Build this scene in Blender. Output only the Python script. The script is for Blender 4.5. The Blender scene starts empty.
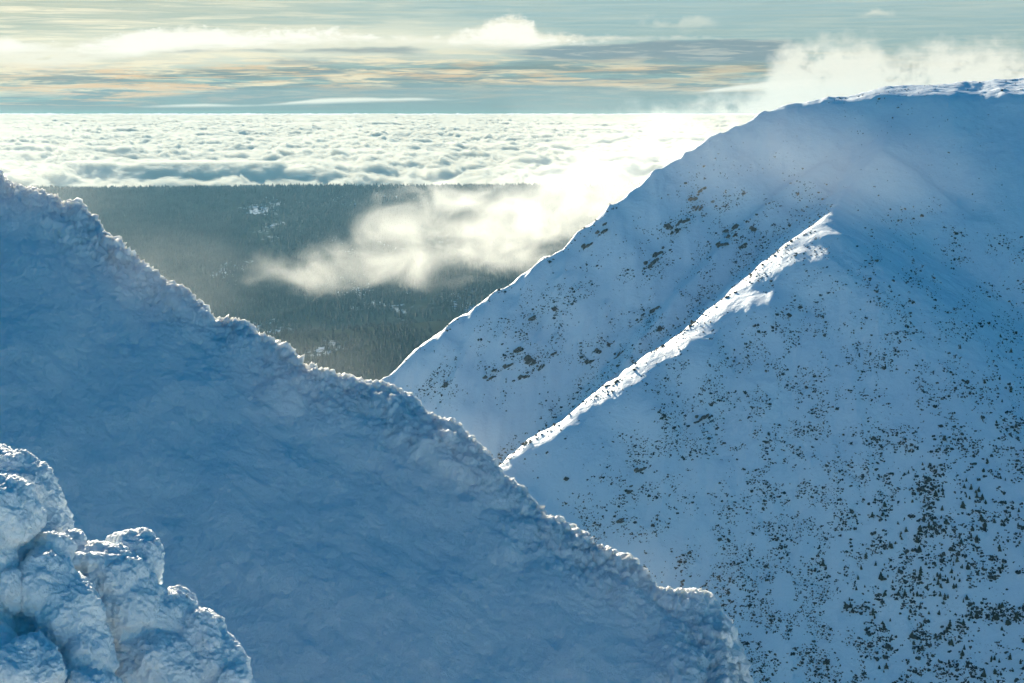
import bpy, bmesh, math, random
import numpy as np
from mathutils import Vector, Matrix

random.seed(7)
rng = np.random.default_rng(7)
SC = bpy.context.scene
COL = SC.collection
F = 1707.0                       # focal length in pixels of the 1024 px wide picture
PITCH = math.atan(231.5 / F)

# ------------------------------------------------------------------ numpy noise
_perm = np.random.default_rng(3).permutation(256)
_perm = np.concatenate([_perm, _perm, _perm]).astype(np.int32)
_g3 = np.random.default_rng(5).normal(size=(256, 3))
_g3 /= np.linalg.norm(_g3, axis=1)[:, None]
_g3 = _g3.astype(np.float32)


def perlin(x, y, z=0.0):
    x, y, z = np.broadcast_arrays(np.asarray(x, np.float64), np.asarray(y, np.float64), np.asarray(z, np.float64))
    xi = np.floor(x); yi = np.floor(y); zi = np.floor(z)
    fx = (x - xi).astype(np.float32); fy = (y - yi).astype(np.float32); fz = (z - zi).astype(np.float32)
    xi = xi.astype(np.int64) & 255; yi = yi.astype(np.int64) & 255; zi = zi.astype(np.int64) & 255
    u = fx * fx * fx * (fx * (fx * 6 - 15) + 10)
    v = fy * fy * fy * (fy * (fy * 6 - 15) + 10)
    w = fz * fz * fz * (fz * (fz * 6 - 15) + 10)
    out = 0
    for dz in (0, 1):
        wz = w if dz else 1 - w
        for dy in (0, 1):
            wy = v if dy else 1 - v
            for dx in (0, 1):
                wx = u if dx else 1 - u
                h = _perm[_perm[_perm[(xi + dx) & 255] + ((yi + dy) & 255)] + ((zi + dz) & 255)]
                g = _g3[h]
                out = out + wx * wy * wz * (g[..., 0] * (fx - dx) + g[..., 1] * (fy - dy) + g[..., 2] * (fz - dz))
    return out * 1.6


def fbm(x, y, z=0.0, octaves=4, gain=0.5, lac=2.03):
    a = 1.0; s = 0.0; n = 0.0
    for i in range(octaves):
        s = s + a * perlin(x + 17.3 * i, y - 9.1 * i, np.asarray(z) + 4.7 * i)
        n += a; a *= gain
        x = x * lac; y = y * lac; z = np.asarray(z) * lac
    return s / n


def billow(x, y, z=0.0, octaves=4, gain=0.5, lac=2.07):
    """rounded cauliflower lumps: 0 in the creases, up to 1 on the tops"""
    a = 1.0; s = 0.0; n = 0.0
    for i in range(octaves):
        s = s + a * np.sqrt(np.abs(perlin(x + 11.3 * i, y - 5.1 * i, np.asarray(z) + 2.7 * i)) + 0.002)
        n += a; a *= gain
        x = x * lac; y = y * lac; z = np.asarray(z) * lac
    return s / n


def sstep(a, b, x):
    t = np.clip((x - a) / (b - a), 0, 1)
    return t * t * (3 - 2 * t)


# ------------------------------------------------------------------ camera rays
def ray(px, py):
    a = (np.asarray(px, float) - 512) / F; b = (341.5 - np.asarray(py, float)) / F
    c, s = math.cos(PITCH), math.sin(PITCH)
    return a, c + b * s, -s + b * c


def at(px, py, Y):
    a, b, c = ray(px, py)
    return np.array([a * Y / b, Y + 0 * a, c * Y / b])


# ------------------------------------------------------------------ mesh helpers
def mesh_from(name, verts, faces, mat=None, smooth=True, parent=None):
    me = bpy.data.meshes.new(name)
    verts = np.asarray(verts, np.float32)
    faces = np.asarray(faces, np.int32)
    me.vertices.add(len(verts)); me.vertices.foreach_set('co', verts.ravel())
    k = faces.shape[1]
    me.loops.add(faces.size); me.loops.foreach_set('vertex_index', faces.ravel())
    me.polygons.add(len(faces))
    me.polygons.foreach_set('loop_start', np.arange(0, faces.size, k, dtype=np.int32))
    me.polygons.foreach_set('loop_total', np.full(len(faces), k, dtype=np.int32))
    if smooth:
        me.polygons.foreach_set('use_smooth', np.ones(len(faces), dtype=bool))
    me.update(calc_edges=True)
    me.validate()
    if mat: me.materials.append(mat)
    ob = bpy.data.objects.new(name, me)
    COL.objects.link(ob)
    if parent: ob.parent = parent
    return ob


def grid_faces(nr, nc):
    i = np.arange((nr - 1) * (nc - 1))
    r = i // (nc - 1); c = i % (nc - 1)
    a = r * nc + c
    return np.stack([a, a + 1, a + nc + 1, a + nc], 1)


def grid_normals(P):
    du = np.gradient(P, axis=1); dv = np.gradient(P, axis=0)
    n = np.cross(du, dv)
    return n / (np.linalg.norm(n, axis=2, keepdims=True) + 1e-9)


def tag(o, label=None, cat=None, group=None, kind=None):
    if label: o['label'] = label
    if cat: o['category'] = cat
    if group: o['group'] = group
    if kind: o['kind'] = kind
    return o


def axis_steps(lo, flo, fhi, hi, step, grow=1.12):
    """coordinates with a fine step in the middle that grows outwards"""
    mid = list(np.arange(flo, fhi + 1e-6, step))
    out = []; s = step; v = mid[-1]
    while v < hi:
        s *= grow; v += s; out.append(min(v, hi))
    inn = []; s = step; v = mid[0]
    while v > lo:
        s *= grow; v -= s; inn.append(max(v, lo))
    return np.array(inn[::-1] + mid + out)


# ------------------------------------------------------------------ node helpers
class NT:
    def __init__(s, tree): s.t = tree; s.n = tree.nodes; s.l = tree.links
    def put(s, sock, v):
        if hasattr(v, 'is_linked') or hasattr(v, 'links'): s.l.new(v, sock)
        elif v is not None:
            if isinstance(v, (tuple, list)) and sock.type == 'RGBA' and len(v) == 3: v = (*v, 1)
            sock.default_value = v
    def m(s, op, a, b=None, c=None, clamp=False):
        n = s.n.new('ShaderNodeMath'); n.operation = op; n.use_clamp = clamp
        for i, v in enumerate((a, b, c)):
            if v is not None: s.put(n.inputs[i], v)
        return n.outputs[0]
    def vm(s, op, a, b=None):
        n = s.n.new('ShaderNodeVectorMath'); n.operation = op
        s.put(n.inputs[0], a)
        if b is not None: s.put(n.inputs[3 if op == 'SCALE' else 1], b)
        return n.outputs['Value'] if op in ('LENGTH', 'DISTANCE', 'DOT_PRODUCT') else n.outputs[0]
    def ss(s, a, b, x, lo=0.0, hi=1.0):
        n = s.n.new('ShaderNodeMapRange'); n.interpolation_type = 'SMOOTHSTEP'
        s.put(n.inputs['Value'], x); s.put(n.inputs['From Min'], a); s.put(n.inputs['From Max'], b)
        s.put(n.inputs['To Min'], lo); s.put(n.inputs['To Max'], hi)
        return n.outputs[0]
    def noise(s, vec, scale, detail=4, rough=0.5, dist=0.0):
        n = s.n.new('ShaderNodeTexNoise'); s.put(n.inputs['Vector'], vec)
        n.inputs['Scale'].default_value = scale; n.inputs['Detail'].default_value = detail
        n.inputs['Roughness'].default_value = rough; n.inputs['Distortion'].default_value = dist
        return n.outputs[0]
    def mix(s, f, a, b):
        n = s.n.new('ShaderNodeMix'); n.data_type = 'RGBA'
        s.put(n.inputs[0], f); s.put(n.inputs[6], a); s.put(n.inputs[7], b)
        return n.outputs[2]
    def xyz(s, x, y, z=0.0):
        n = s.n.new('ShaderNodeCombineXYZ')
        for i, v in enumerate((x, y, z)): s.put(n.inputs[i], v)
        return n.outputs[0]
    def bump(s, h, dist, strength=1.0, normal=None):
        n = s.n.new('ShaderNodeBump'); s.put(n.inputs['Height'], h)
        n.inputs['Distance'].default_value = dist; n.inputs['Strength'].default_value = strength
        if normal is not None: s.l.new(normal, n.inputs['Normal'])
        return n.outputs[0]


def new_mat(name):
    m = bpy.data.materials.new(name); m.use_nodes = True
    t = NT(m.node_tree)
    bsdf = m.node_tree.nodes['Principled BSDF']
    geo = m.node_tree.nodes.new('ShaderNodeNewGeometry')
    return m, t, bsdf, geo


def mat_near_snow(name='rime_snow', sss=0.20, wgt=0.7, k=1.0):
    m, t, b, g = new_mat(name)
    p = g.outputs['Position']
    n1 = t.noise(p, 1.1, 4); n2 = t.noise(p, 11.0, 6, 0.66); n3 = t.noise(p, 38.0, 3, 0.7)
    st = t.vm('MULTIPLY', p, (1.0, 1.9, 1.5))
    n4 = t.noise(st, 3.0, 5, 0.6)
    t.put(b.inputs['Base Color'], t.mix(t.ss(0.35, 0.65, n1), (0.86, 0.91, 0.94), (0.92, 0.95, 0.96)))
    b.inputs['Roughness'].default_value = 0.55
    b.inputs['Specular IOR Level'].default_value = 0.25
    b.inputs['Subsurface Weight'].default_value = wgt
    b.inputs['Subsurface Radius'].default_value = (1.0, 0.95, 0.8)
    b.inputs['Subsurface Scale'].default_value = sss
    nn = t.bump(n4, 0.018 * k, 0.6)
    nn = t.bump(n2, 0.05 * k, 1.0, nn)
    nn = t.bump(n3, 0.024 * k, 1.0, nn)
    t.l.new(nn, b.inputs['Normal'])
    return m


def mat_far_snow():
    m, t, b, g = new_mat('mountain_snow')
    p = g.outputs['Position']
    n1 = t.noise(p, 0.012, 5, 0.6); n2 = t.noise(p, 0.11, 5, 0.6); n3 = t.noise(p, 0.5, 4, 0.65)
    col = t.mix(t.ss(0.4, 0.62, n1), (0.80, 0.85, 0.90), (0.88, 0.90, 0.92))
    # wind-blown stalks and gravel showing through the thin snow
    speck = t.m('MULTIPLY', t.ss(0.60, 0.70, n3), t.ss(0.47, 0.60, t.noise(p, 0.03, 4, 0.6)))
    col = t.mix(t.m('MULTIPLY', speck, 0.55), col, (0.16, 0.14, 0.12))
    t.put(b.inputs['Base Color'], col)
    b.inputs['Roughness'].default_value = 0.6
    b.inputs['Specular IOR Level'].default_value = 0.2
    nn = t.bump(n2, 1.6, 0.7)
    nn = t.bump(n3, 0.45, 0.7, nn)
    t.l.new(nn, b.inputs['Normal'])
    return m


def mat_plain(name, c1, c2, scale, rough=0.8, bump=0.0, detail=5):
    m, t, b, g = new_mat(name)
    p = g.outputs['Position']
    n = t.noise(p, scale, detail, 0.6)
    t.put(b.inputs['Base Color'], t.mix(t.ss(0.38, 0.62, n), c1, c2))
    b.inputs['Roughness'].default_value = rough
    b.inputs['Specular IOR Level'].default_value = 0.2
    if bump:
        t.l.new(t.bump(n, bump), b.inputs['Normal'])
    return m


def mat_forest_floor():
    m, t, b, g = new_mat('forest_floor')
    p = g.outputs['Position']
    n = t.noise(t.vm('MULTIPLY', p, (1.0, 0.5, 1.0)), 0.0045, 6, 0.65)
    fine = t.noise(p, 0.06, 4, 0.7)
    snow = t.m('MULTIPLY', t.ss(0.56, 0.64, n), t.ss(0.40, 0.55, fine))
    t.put(b.inputs['Base Color'], t.mix(snow, (0.045, 0.055, 0.045), (0.55, 0.60, 0.66)))
    b.inputs['Roughness'].default_value = 0.9
    b.inputs['Specular IOR Level'].default_value = 0.0
    return m


M_NEAR = mat_near_snow()
M_RIME = mat_near_snow('rime_ice', 0.022, 0.5, 0.5)
M_MTN = mat_far_snow()
M_SHRUB = mat_plain('dwarf_conifer_needles', (0.018, 0.026, 0.016), (0.05, 0.055, 0.035), 0.6)
M_BUSH = mat_plain('frosted_scrub', (0.014, 0.022, 0.022), (0.05, 0.062, 0.062), 0.25)
M_ROCK = mat_plain('weathered_rock', (0.045, 0.045, 0.04), (0.15, 0.14, 0.125), 0.6, bump=0.5)
M_TREE = mat_plain('spruce_needles', (0.020, 0.027, 0.028), (0.042, 0.052, 0.052), 0.02)
M_FLOOR = mat_forest_floor()

# ================================================================== NEAR SLOPE
CREST = [(-420, -75), (-160, 60), (-40, 148), (0, 172), (12, 180), (30, 188), (48, 196), (75, 205), (92, 217), (104, 227), (118, 238), (135, 250),
         (150, 262), (158, 272), (178, 282), (196, 294), (207, 303), (222, 310), (240, 316), (252, 328), (275, 334), (288, 346),
         (304, 358), (325, 366), (352, 374), (372, 380), (396, 386), (412, 396), (424, 414), (446, 424), (464, 434), (482, 452),
         (494, 468), (502, 480), (522, 492), (536, 504), (548, 520), (570, 526), (588, 540), (606, 548), (624, 556),
         (640, 572), (656, 584), (674, 588), (696, 590), (712, 598), (722, 612), (727, 632), (724, 652), (732, 670), (736, 705), (742, 780), (750, 900), (780, 1200)]


def near_plane(x, y): return -1.6 - 0.30 * (x + 13.5) + 0.50 * (y - 45)


def ray_plane(px, py):
    a, b, c = ray(px, py)
    # z = k0 + kx x + ky y with x = a s, y = b s, z = c s
    k0 = -1.6 - 0.30 * 13.5 - 0.50 * 45
    s = k0 / (c + 0.30 * a - 0.50 * b)
    return a * s, b * s


CP = np.array([ray_plane(px, py) for px, py in CREST])


def signed_dist(x, y, C=CP):
    """distance to the crest line in plan; positive beyond it"""
    best = np.full(x.shape, 1e9); sgn = np.ones(x.shape)
    for (ax, ay), (bx, by) in zip(C[:-1], C[1:]):
        dx, dy = bx - ax, by - ay
        L = dx * dx + dy * dy
        t = np.clip(((x - ax) * dx + (y - ay) * dy) / L, 0, 1)
        d = np.hypot(x - ax - t * dx, y - ay - t * dy)
        cr = dx * (y - ay) - dy * (x - ax)
        m = d < best - 1e-9
        best = np.where(m, d, best); sgn = np.where(m, np.where(cr > 0, 1, -1), sgn)
    return best * sgn


def build_near():
    xs = axis_steps(-420, -15.5, 7.5, 420, 0.04, 1.10)
    ys = axis_steps(-300, 27.5, 50, 520, 0.045, 1.10)
    X, Y = np.meshgrid(xs, ys)
    d = signed_dist(X, Y)
    Z = near_plane(X, Y)
    # big soft hollows and swells on the face, all running down the fall line
    Z += 0.55 * fbm(X * 0.16 + Y * 0.10, Y * 0.10 - X * 0.05, 3.0, 3)
    # a wind-built lip along the crest, then the ground falls away
    dp = np.maximum(d, 0)
    lip = 0.34 + 1.1 * sstep(0.05, 0.5, fbm(X * 0.45, Y * 0.45, 12.0, 3)) + 0.3 * perlin(X * 1.6, Y * 1.6, 5.0)
    e = d + np.maximum(lip, 0.08)
    Z += 0.46 * np.maximum(lip, 0.08) * np.exp(-(np.minimum(d, 0) / 1.7) ** 2)
    Z -= 0.50 * 0.5 * (e + np.sqrt(e * e + 0.012)) * np.where(d < 0, 1.0, 1.0 / (1 + d))
    Z -= 0.85 * dp + 2.0 * (np.sqrt(np.minimum(dp, 5) ** 2 + 0.10) - 0.316)
    # the camera's own ridge: falls from under the tripod, with a rib to the left
    r = np.hypot(X, Y + 2)
    own = -1.9 - 0.72 * np.maximum(r - 1.5, 0)
    rib = -4.6 - 0.9 * np.maximum(np.hypot((X + 2.6) / 1.0, (Y - 9.3) / 1.3) - 0.6, 0)
    rib2 = -3.6 - 0.30 * (-X) - 0.5 * np.abs(Y - 5 + 0.4 * X) - 0.2 * np.maximum(X, 0)
    own = np.maximum(own, np.maximum(rib, np.where(X < 1, rib2, -99)))
    Z = np.where(Y < 27, np.maximum(Z, own), Z)
    Z = np.maximum(Z, -330 + 0 * X)
    Z = Z.astype(np.float64)
    P = np.stack([X, Y, Z], 2)
    N = grid_normals(P)
    nearcrest = np.exp(-(np.minimum(d, 0) / 1.5) ** 2) * np.exp(-(np.maximum(d, 0) / 3.0) ** 2)
    patch = sstep(-0.25, 0.35, fbm(X * 0.35, Y * 0.35, 8.0, 3))
    face = 0.16 + 0.84 * nearcrest
    # cauliflower rime lumps, real displacement along the normal
    fine_zone = sstep(60, 44, Y) * sstep(22, 27, Y) * sstep(-24, -17, X) * sstep(16, 9, X)
    l1 = billow(X * 0.55, Y * 0.55, Z * 0.55, 2, 0.5) - 0.42
    l2 = billow(X * 1.7 + 5, Y * 1.7, Z * 1.7, 3, 0.55) - 0.42
    l3 = billow(X * 5.3, Y * 5.3, Z * 5.3, 3, 0.6) - 0.42
    disp = (0.32 * l1 * (0.12 + 0.88 * nearcrest) + 0.42 * l2 * (0.04 + 0.96 * nearcrest * (0.15 + 0.95 * patch))
            + 0.34 * l3 * (0.025 + 0.975 * nearcrest * (0.5 + 0.7 * patch))
            + 0.13 * nearcrest * (billow(X * 14, Y * 14, Z * 14, 2, 0.6) - 0.42))
    # raked wind texture of the open face
    s = X * 0.80 - Y * 0.25 - Z * 0.4; c = X * 0.45 + Y * 0.85
    rake = fbm(s * 0.45, c * 2.6, 1.0, 5, 0.55)
    disp += 0.045 * rake * (1 - 0.6 * nearcrest) + 0.16 * (1 - nearcrest) * fbm(X * 0.55, Y * 0.55, Z * 0.3, 3)
    disp += 0.038 * fbm(X * 3.1, Y * 3.1, Z * 3.1, 4, 0.7) + 0.022 * fbm(X * 7.5, Y * 7.5, Z * 7.5, 2, 0.7)
    P = P + N * (disp * fine_zone + 0.3 * (1 - fine_zone) * fbm(X * 0.2, Y * 0.2, 0, 3))[..., None]
    ob = mesh_from('snow_slope', P.reshape(-1, 3), grid_faces(*X.shape), M_NEAR)
    tag(ob, kind='structure')
    return ob


build_near()


# ------------------------------------------------------------------ rime formation, bottom left
def build_rime():
    lobes = [  # px, py, Y, radius px (x, y), depth factor
        (12, 508, 10.6, 54, 56, 0.9), (38, 560, 10.5, 36, 60, 0.9), (-30, 480, 10.7, 60, 40, 1),
        (6, 512, 9.7, 39, 33, 1.0), (-8, 560, 9.6, 30, 60, 1.0), (-40, 530, 9.8, 50, 50, 1.0),
        (-6, 620, 9.5, 26, 46, 1), (30, 640, 9.7, 40, 50, 1), (10, 560, 9.9, 30, 60, 1), (12, 590, 9.4, 9, 24, 1),
        (52, 552, 9.9, 25, 20, 1.0), (72, 548, 10.2, 12, 16, 1.0),
        (42, 585, 9.6, 30, 34, 1.0), (66, 618, 9.55, 32, 44, 1.0), (84, 655, 9.5, 26, 40, 1.0), (98, 690, 9.4, 18, 26, 1),
        (90, 562, 10.1, 34, 16, 1.0), (112, 584, 10.1, 34, 30, 1.0),
        (131, 566, 10.4, 35, 31, 0.9), (118, 610, 10.1, 44, 44, 0.9), (158, 625, 10.2, 34, 36, 0.9),
        (178, 606, 10.3, 20, 16, 1.0), (192, 640, 10.2, 34, 36, 0.9), (212, 662, 10.1, 32, 36, 0.9), (232, 690, 10.0, 22, 36, 1.0),
        (150, 680, 10.0, 70, 52, 0.7), (60, 690, 9.4, 60, 40, 0.8), (24, 668, 9.0, 44, 28, 1), (-20, 660, 9.1, 44, 36, 1),
        (90, 690, 9.1, 24, 16, 1), (10, 720, 9.0, 90, 36, 1), (150, 740, 9.8, 110, 50, 1), (225, 760, 9.8, 50, 60, 1),
        (60, 800, 9.5, 170, 90, 0.6), (190, 830, 9.7, 110, 80, 0.7), (60, 900, 9.6, 230, 110, 0.6), (220, 930, 9.6, 160, 110, 0.6), (60, 1040, 9.6, 300, 140, 0.6),
        (-90, 600, 9.9, 90, 130, 0.7), (-150, 760, 9.8, 150, 170, 0.6),
    ]
    bm = bmesh.new()
    for px, py, Y, rx, ry, dp in lobes:
        c = at(px, py, Y)
        sx = rx * Y / F; sz = ry * Y / F
        sy = (sx + sz) * 0.5 * dp + 0.04
        mat = Matrix.Translation(Vector(c)) @ Matrix.Diagonal((sx, sy, sz, 1))
        bmesh.ops.create_icosphere(bm, subdivisions=4, radius=1.0, matrix=mat)
    me = bpy.data.meshes.new('rime_base'); bm.to_mesh(me); bm.free()
    tmp = bpy.data.objects.new('rime_base', me); COL.objects.link(tmp)
    rm = tmp.modifiers.new('r', 'REMESH'); rm.mode = 'VOXEL'; rm.voxel_size = 0.011
    dg = bpy.context.evaluated_depsgraph_get()
    ev = tmp.evaluated_get(dg).to_mesh()
    n = len(ev.vertices)
    co = np.empty(n * 3, np.float32); ev.vertices.foreach_get('co', co); co = co.reshape(-1, 3).astype(np.float64)
    no = np.empty(n * 3, np.float32); ev.vertices.foreach_get('normal', no); no = no.reshape(-1, 3).astype(np.float64)
    faces = np.empty(len(ev.polygons) * 4, np.int32); ev.loops.foreach_get('vertex_index', faces); faces = faces.reshape(-1, 4)
    tmp.evaluated_get(dg).to_mesh_clear()
    bpy.data.objects.remove(tmp)
    x, y, z = co.T
    wv = np.stack([fbm(x * 3.2 + q * 7, y * 3.2, z * 3.2, 3) for q in range(3)], 1)
    co = co + 0.08 * wv
    x, y, z = co.T
    d = 0.05 * (billow(x * 2.6, y * 2.6, z * 2.6, 2) - 0.42) + 0.034 * fbm(x * 7, y * 7, z * 7, 4, 0.6)
    d += 0.030 * (billow(x * 17, y * 17, z * 17, 2, 0.6) - 0.42) + 0.016 * fbm(x * 50, y * 50, z * 50, 2)
    co = co + no * d[:, None]
    ob = mesh_from('rime_formation', co, faces, M_RIME)
    tag(ob, 'lumpy rime ice formation with glowing sunlit rims at the lower left corner', 'rime formation')
    print('rime verts', n)


build_rime()

# ================================================================== MOUNTAIN

# crest lines (pixel, pixel, distance, width of the flat shelf on the camera's side)
R_SKY = [(250, 500, 1190, 4), (385, 374, 1250, 4), (440, 328, 1275, 5), (500, 286, 1300, 5), (560, 240, 1322, 1), (610, 203, 1340, 1), (660, 168, 1360, 1),
         (720, 130, 1385, 1), (765, 108, 1410, 3), (800, 98, 1425, 8), (850, 91, 1436, 22), (920, 84, 1445, 50), (1024, 74, 1470, 85), (1150, 62, 1510, 90), (1500, 40, 1650, 60), (2300, 30, 1900, 60)]
R_SPUR = [(330, 590, 960, 9), (420, 520, 1000, 9), (500, 464, 1030, 10), (560, 420, 1055, 15), (620, 376, 1082, 24), (680, 332, 1112, 30), (730, 294, 1140, 37),
          (780, 250, 1170, 38), (808, 230, 1190, 24), (824, 220, 1206, 6), (836, 206, 1240, 0), (850, 186, 1290, 0), (880, 150, 1330, 0), (900, 100, 1420, 0)]
R_MINOR = [(480, 520, 1080, 0), (600, 385, 1170, 0), (680, 290, 1240, 1), (740, 224, 1290, 3), (770, 200, 1310, 6), (800, 176, 1330, 7), (824, 162, 1350, 5), (850, 130, 1390, 0)]


def poly3(pts): return np.array([[*at(*p[:3]), p[3]] for p in pts])


R_SKY, R_SPUR, R_MINOR = poly3(R_SKY), poly3(R_SPUR), poly3(R_MINOR)


def ridge(x, y, C, sl, sr, r, shelf=0.10):
    """terrain height of one ridge: crest height less a slope times the plan distance to it (left/right side slopes)"""
    acc = np.zeros(x.shape); wsum = np.zeros(x.shape)
    dmin = np.full(x.shape, 1e9)
    for A, B in zip(C[:-1], C[1:]):
        dx, dy = B[0] - A[0], B[1] - A[1]; L = dx * dx + dy * dy
        t = np.clip(((x - A[0]) * dx + (y - A[1]) * dy) / L, 0, 1)
        dmin = np.minimum(dmin, np.hypot(x - A[0] - t * dx, y - A[1] - t * dy))
    for A, B in zip(C[:-1], C[1:]):
        dx, dy = B[0] - A[0], B[1] - A[1]; L = dx * dx + dy * dy
        t = np.clip(((x - A[0]) * dx + (y - A[1]) * dy) / L, 0, 1)
        d = np.hypot(x - A[0] - t * dx, y - A[1] - t * dy)
        cr = dx * (y - A[1]) - dy * (x - A[0])
        zc = A[2] + t * (B[2] - A[2])
        w = np.where(cr > 0, 0.0, A[3] + t * (B[3] - A[3]))
        s = np.where(cr > 0, sl, sr)
        e = d - w
        e = 0.5 * (e + np.sqrt(e * e + r * r)) - 0.5 * (np.sqrt(w * w + r * r) - w)
        h = zc - s * e - shelf * np.minimum(d, w)
        q = np.exp(-(d - dmin) / (2.0 + 0.05 * dmin))
        acc += q * h; wsum += q
    return acc / wsum


def smax(a, b, k):
    h = np.clip(0.5 + 0.5 * (a - b) / k, 0, 1)
    return b + (a - b) * h + k * h * (1 - h)


def mountain_base(x, y):
    sky = ridge(x, y, R_SKY, 0.62, 0.74, 7, 0.18)
    spur = ridge(x, y, R_SPUR, 0.66, 0.60, 9, -0.04)
    minor = ridge(x, y, R_MINOR, 0.75, 0.66, 3, -0.06)
    z = smax(sky, spur, 9)
    z = smax(z, minor, 5)
    return z


def valley(x, y):
    """valley floor, the low dark hill and the forested plateau behind"""
    k = 1.018 / F
    edge = 5600 + 90 * perlin(x * 0.0011, 3.3)
    plate = -264 + 5 * perlin(x * 0.002, y * 0.002, 1.0) + 0.005 * (x + 600)
    t = np.clip((y - 3650) / (edge - 3650), 0, 1)
    foot = -470
    slope = foot + (plate - foot) * (t ** 0.9)
    slope = slope + 16 * fbm(x * 0.0022, y * 0.0016, 2.0, 4) * sstep(0, 0.2, t) * sstep(1.0, 0.75, t)
    z = slope
    # plateau falls away behind its rim
    z = z - 0.09 * np.maximum(y - edge - 60, 0)
    # low hill in front
    hc = 3050 + 0.25 * x
    hill = -366 + 0.05 * x - 0.10 * np.maximum(hc - y, 0) - 0.25 * np.maximum(y - hc, 0) + 6 * fbm(x * 0.004, y * 0.004, 5.0, 3)
    z = smax(z, hill, 20)
    return z


def terrain(x, y):
    m = mountain_base(x, y)
    sx, sy = (x, y) if x.shape == np.shape(y) else np.broadcast_arrays(x, y)
    calm = (1 - 0.7 * np.exp(-(signed_dist(sx, sy, R_MINOR[3:7, :2]) / 14) ** 2)) * 1.0
    calm = calm * (1 - 0.85 * np.exp(-(np.abs(signed_dist(sx, sy, R_SPUR[:, :2]) + 11) / 26) ** 2))
    g = m + calm * 5.5 * fbm(x * 0.011, y * 0.011, 1.0, 4) + (0.25 + 0.75 * calm) * 1.6 * fbm(x * 0.06, y * 0.06, 7.0, 3)
    # shallow gullies down the flanks
    g = g - calm * 4.5 * np.abs(perlin((x * 0.8 - y * 0.3) * 0.022, (y + x) * 0.004, 2.0))
    # rock ribs and runnels of the far flank and the steep part below the spur
    rib = np.abs(perlin((x * 0.9 - y * 0.2) * 0.05, (y * 0.8 + x * 0.3) * 0.012, 6.0)) + 0.5 * np.abs(perlin((x * 0.9 - y * 0.2) * 0.12, y * 0.03, 8.0))
    g = g - calm * 5.0 * rib * sstep(330, 120, x)
    v = np.where(y > 1900, valley(x, y), -470 + 0 * x)
    return smax(g, v, 25)


def build_mountain():
    xs = axis_steps(-1500, -170, 620, 2600, 1.7, 1.07)
    ys = axis_steps(330, 760, 1500, 2300, 1.9, 1.05)
    X, Y = np.meshgrid(xs, ys)
    Z = terrain(X, Y)
    Z += 0.5 * fbm(X * 0.25, Y * 0.25, 0.0, 3)
    ob = mesh_from('mountain', np.stack([X, Y, Z], 2).reshape(-1, 3), grid_faces(*X.shape), M_MTN)
    tag(ob, kind='structure')


build_mountain()


def build_valley():
    xs = np.concatenate([np.arange(-3600, -1800, 45), np.arange(-1800, 1000, 14), np.arange(1000, 3601, 45)])
    ys = np.arange(2260, 6760, 14)
    X, Y = np.meshgrid(xs, ys)
    Z = terrain(X, Y) - 0.3
    ob = mesh_from('valley_hills', np.stack([X, Y, Z], 2).reshape(-1, 3), grid_faces(*X.shape), M_FLOOR)
    tag(ob, kind='structure')


build_valley()


def hit(px, py, y0=620, y1=2000, n=200):
    """where the picture ray meets the mountain"""
    a, b, c = ray(px, py)
    a = a / b; c = c / b
    Ys = np.linspace(y0, y1, n)
    x = a[:, None] * Ys; z = c[:, None] * Ys
    below = mountain_base(x, np.broadcast_to(Ys, x.shape)) - 2 > z
    idx = np.argmax(below, axis=1); ok = below.any(axis=1) & (idx > 0)
    i1 = np.maximum(idx, 1)
    ya = Ys[i1 - 1] - 10; yb = Ys[i1] + 8
    for _ in range(8):
        ym = 0.5 * (ya + yb)
        bel = terrain(a * ym, ym) > c * ym
        yb = np.where(bel, ym, yb); ya = np.where(bel, ya, ym)
    return a * yb, yb, terrain(a * yb, yb), ok


# ------------------------------------------------------------------ plants on the mountain
def conifer_mesh(name, seed, mat):
    r = random.Random(seed)
    bm = bmesh.new()
    bmesh.ops.create_cone(bm, cap_ends=True, segments=5, radius1=0.05, radius2=0.02, depth=0.5, matrix=Matrix.Translation((0, 0, 0.2)))
    tiers = r.randint(4, 6)
    lean = (r.uniform(-.08, .08), r.uniform(-.08, .08))
    for k in range(tiers):
        f = k / tiers
        z0 = 0.04 + 0.8 * f; h = 0.36 * (1 - 0.5 * f)
        rad = (0.40 * (1 - f) + 0.05) * r.uniform(0.8, 1.2)
        n = 9
        top = bm.verts.new((lean[0] * (f + .3), lean[1] * (f + .3), min(z0 + h, 1.0)))
        ring = []
        for i in range(n):
            a = 2 * math.pi * i / n + r.uniform(-.2, .2)
            rr = rad * (r.uniform(0.85, 1.3) if i % 2 else r.uniform(0.45, 0.7))
            ring.append(bm.verts.new((lean[0] * f + rr * math.cos(a), lean[1] * f + rr * math.sin(a), z0 + r.uniform(-.05, .05))))
        for i in range(n):
            bm.faces.new((ring[i], ring[(i + 1) % n], top))
        bm.faces.new(ring[::-1])
    me = bpy.data.meshes.new(name); bm.to_mesh(me); bm.free()
    me.materials.append(mat)
    return me


def bush_arrays(seed):
    """low-poly clump of dwarf pine: verts, tris"""
    r = np.random.default_rng(seed)
    bm = bmesh.new()
    for k in range(r.integers(2, 5)):
        m = Matrix.Translation((r.uniform(-.6, .6), r.uniform(-.4, .4), r.uniform(.05, .25))) @ Matrix.Diagonal((r.uniform(.3, .6), r.uniform(.3, .5), r.uniform(.25, .5), 1))
        bmesh.ops.create_icosphere(bm, subdivisions=1, radius=1, matrix=m)
    for v in bm.verts: v.co += Vector(r.uniform(-.13, .13, 3))
    bmesh.ops.triangulate(bm, faces=bm.faces)
    bm.verts.ensure_lookup_table()
    V = np.array([v.co[:] for v in bm.verts]); T = np.array([[v.index for v in f.verts] for f in bm.faces])
    bm.free()
    return V, T


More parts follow.
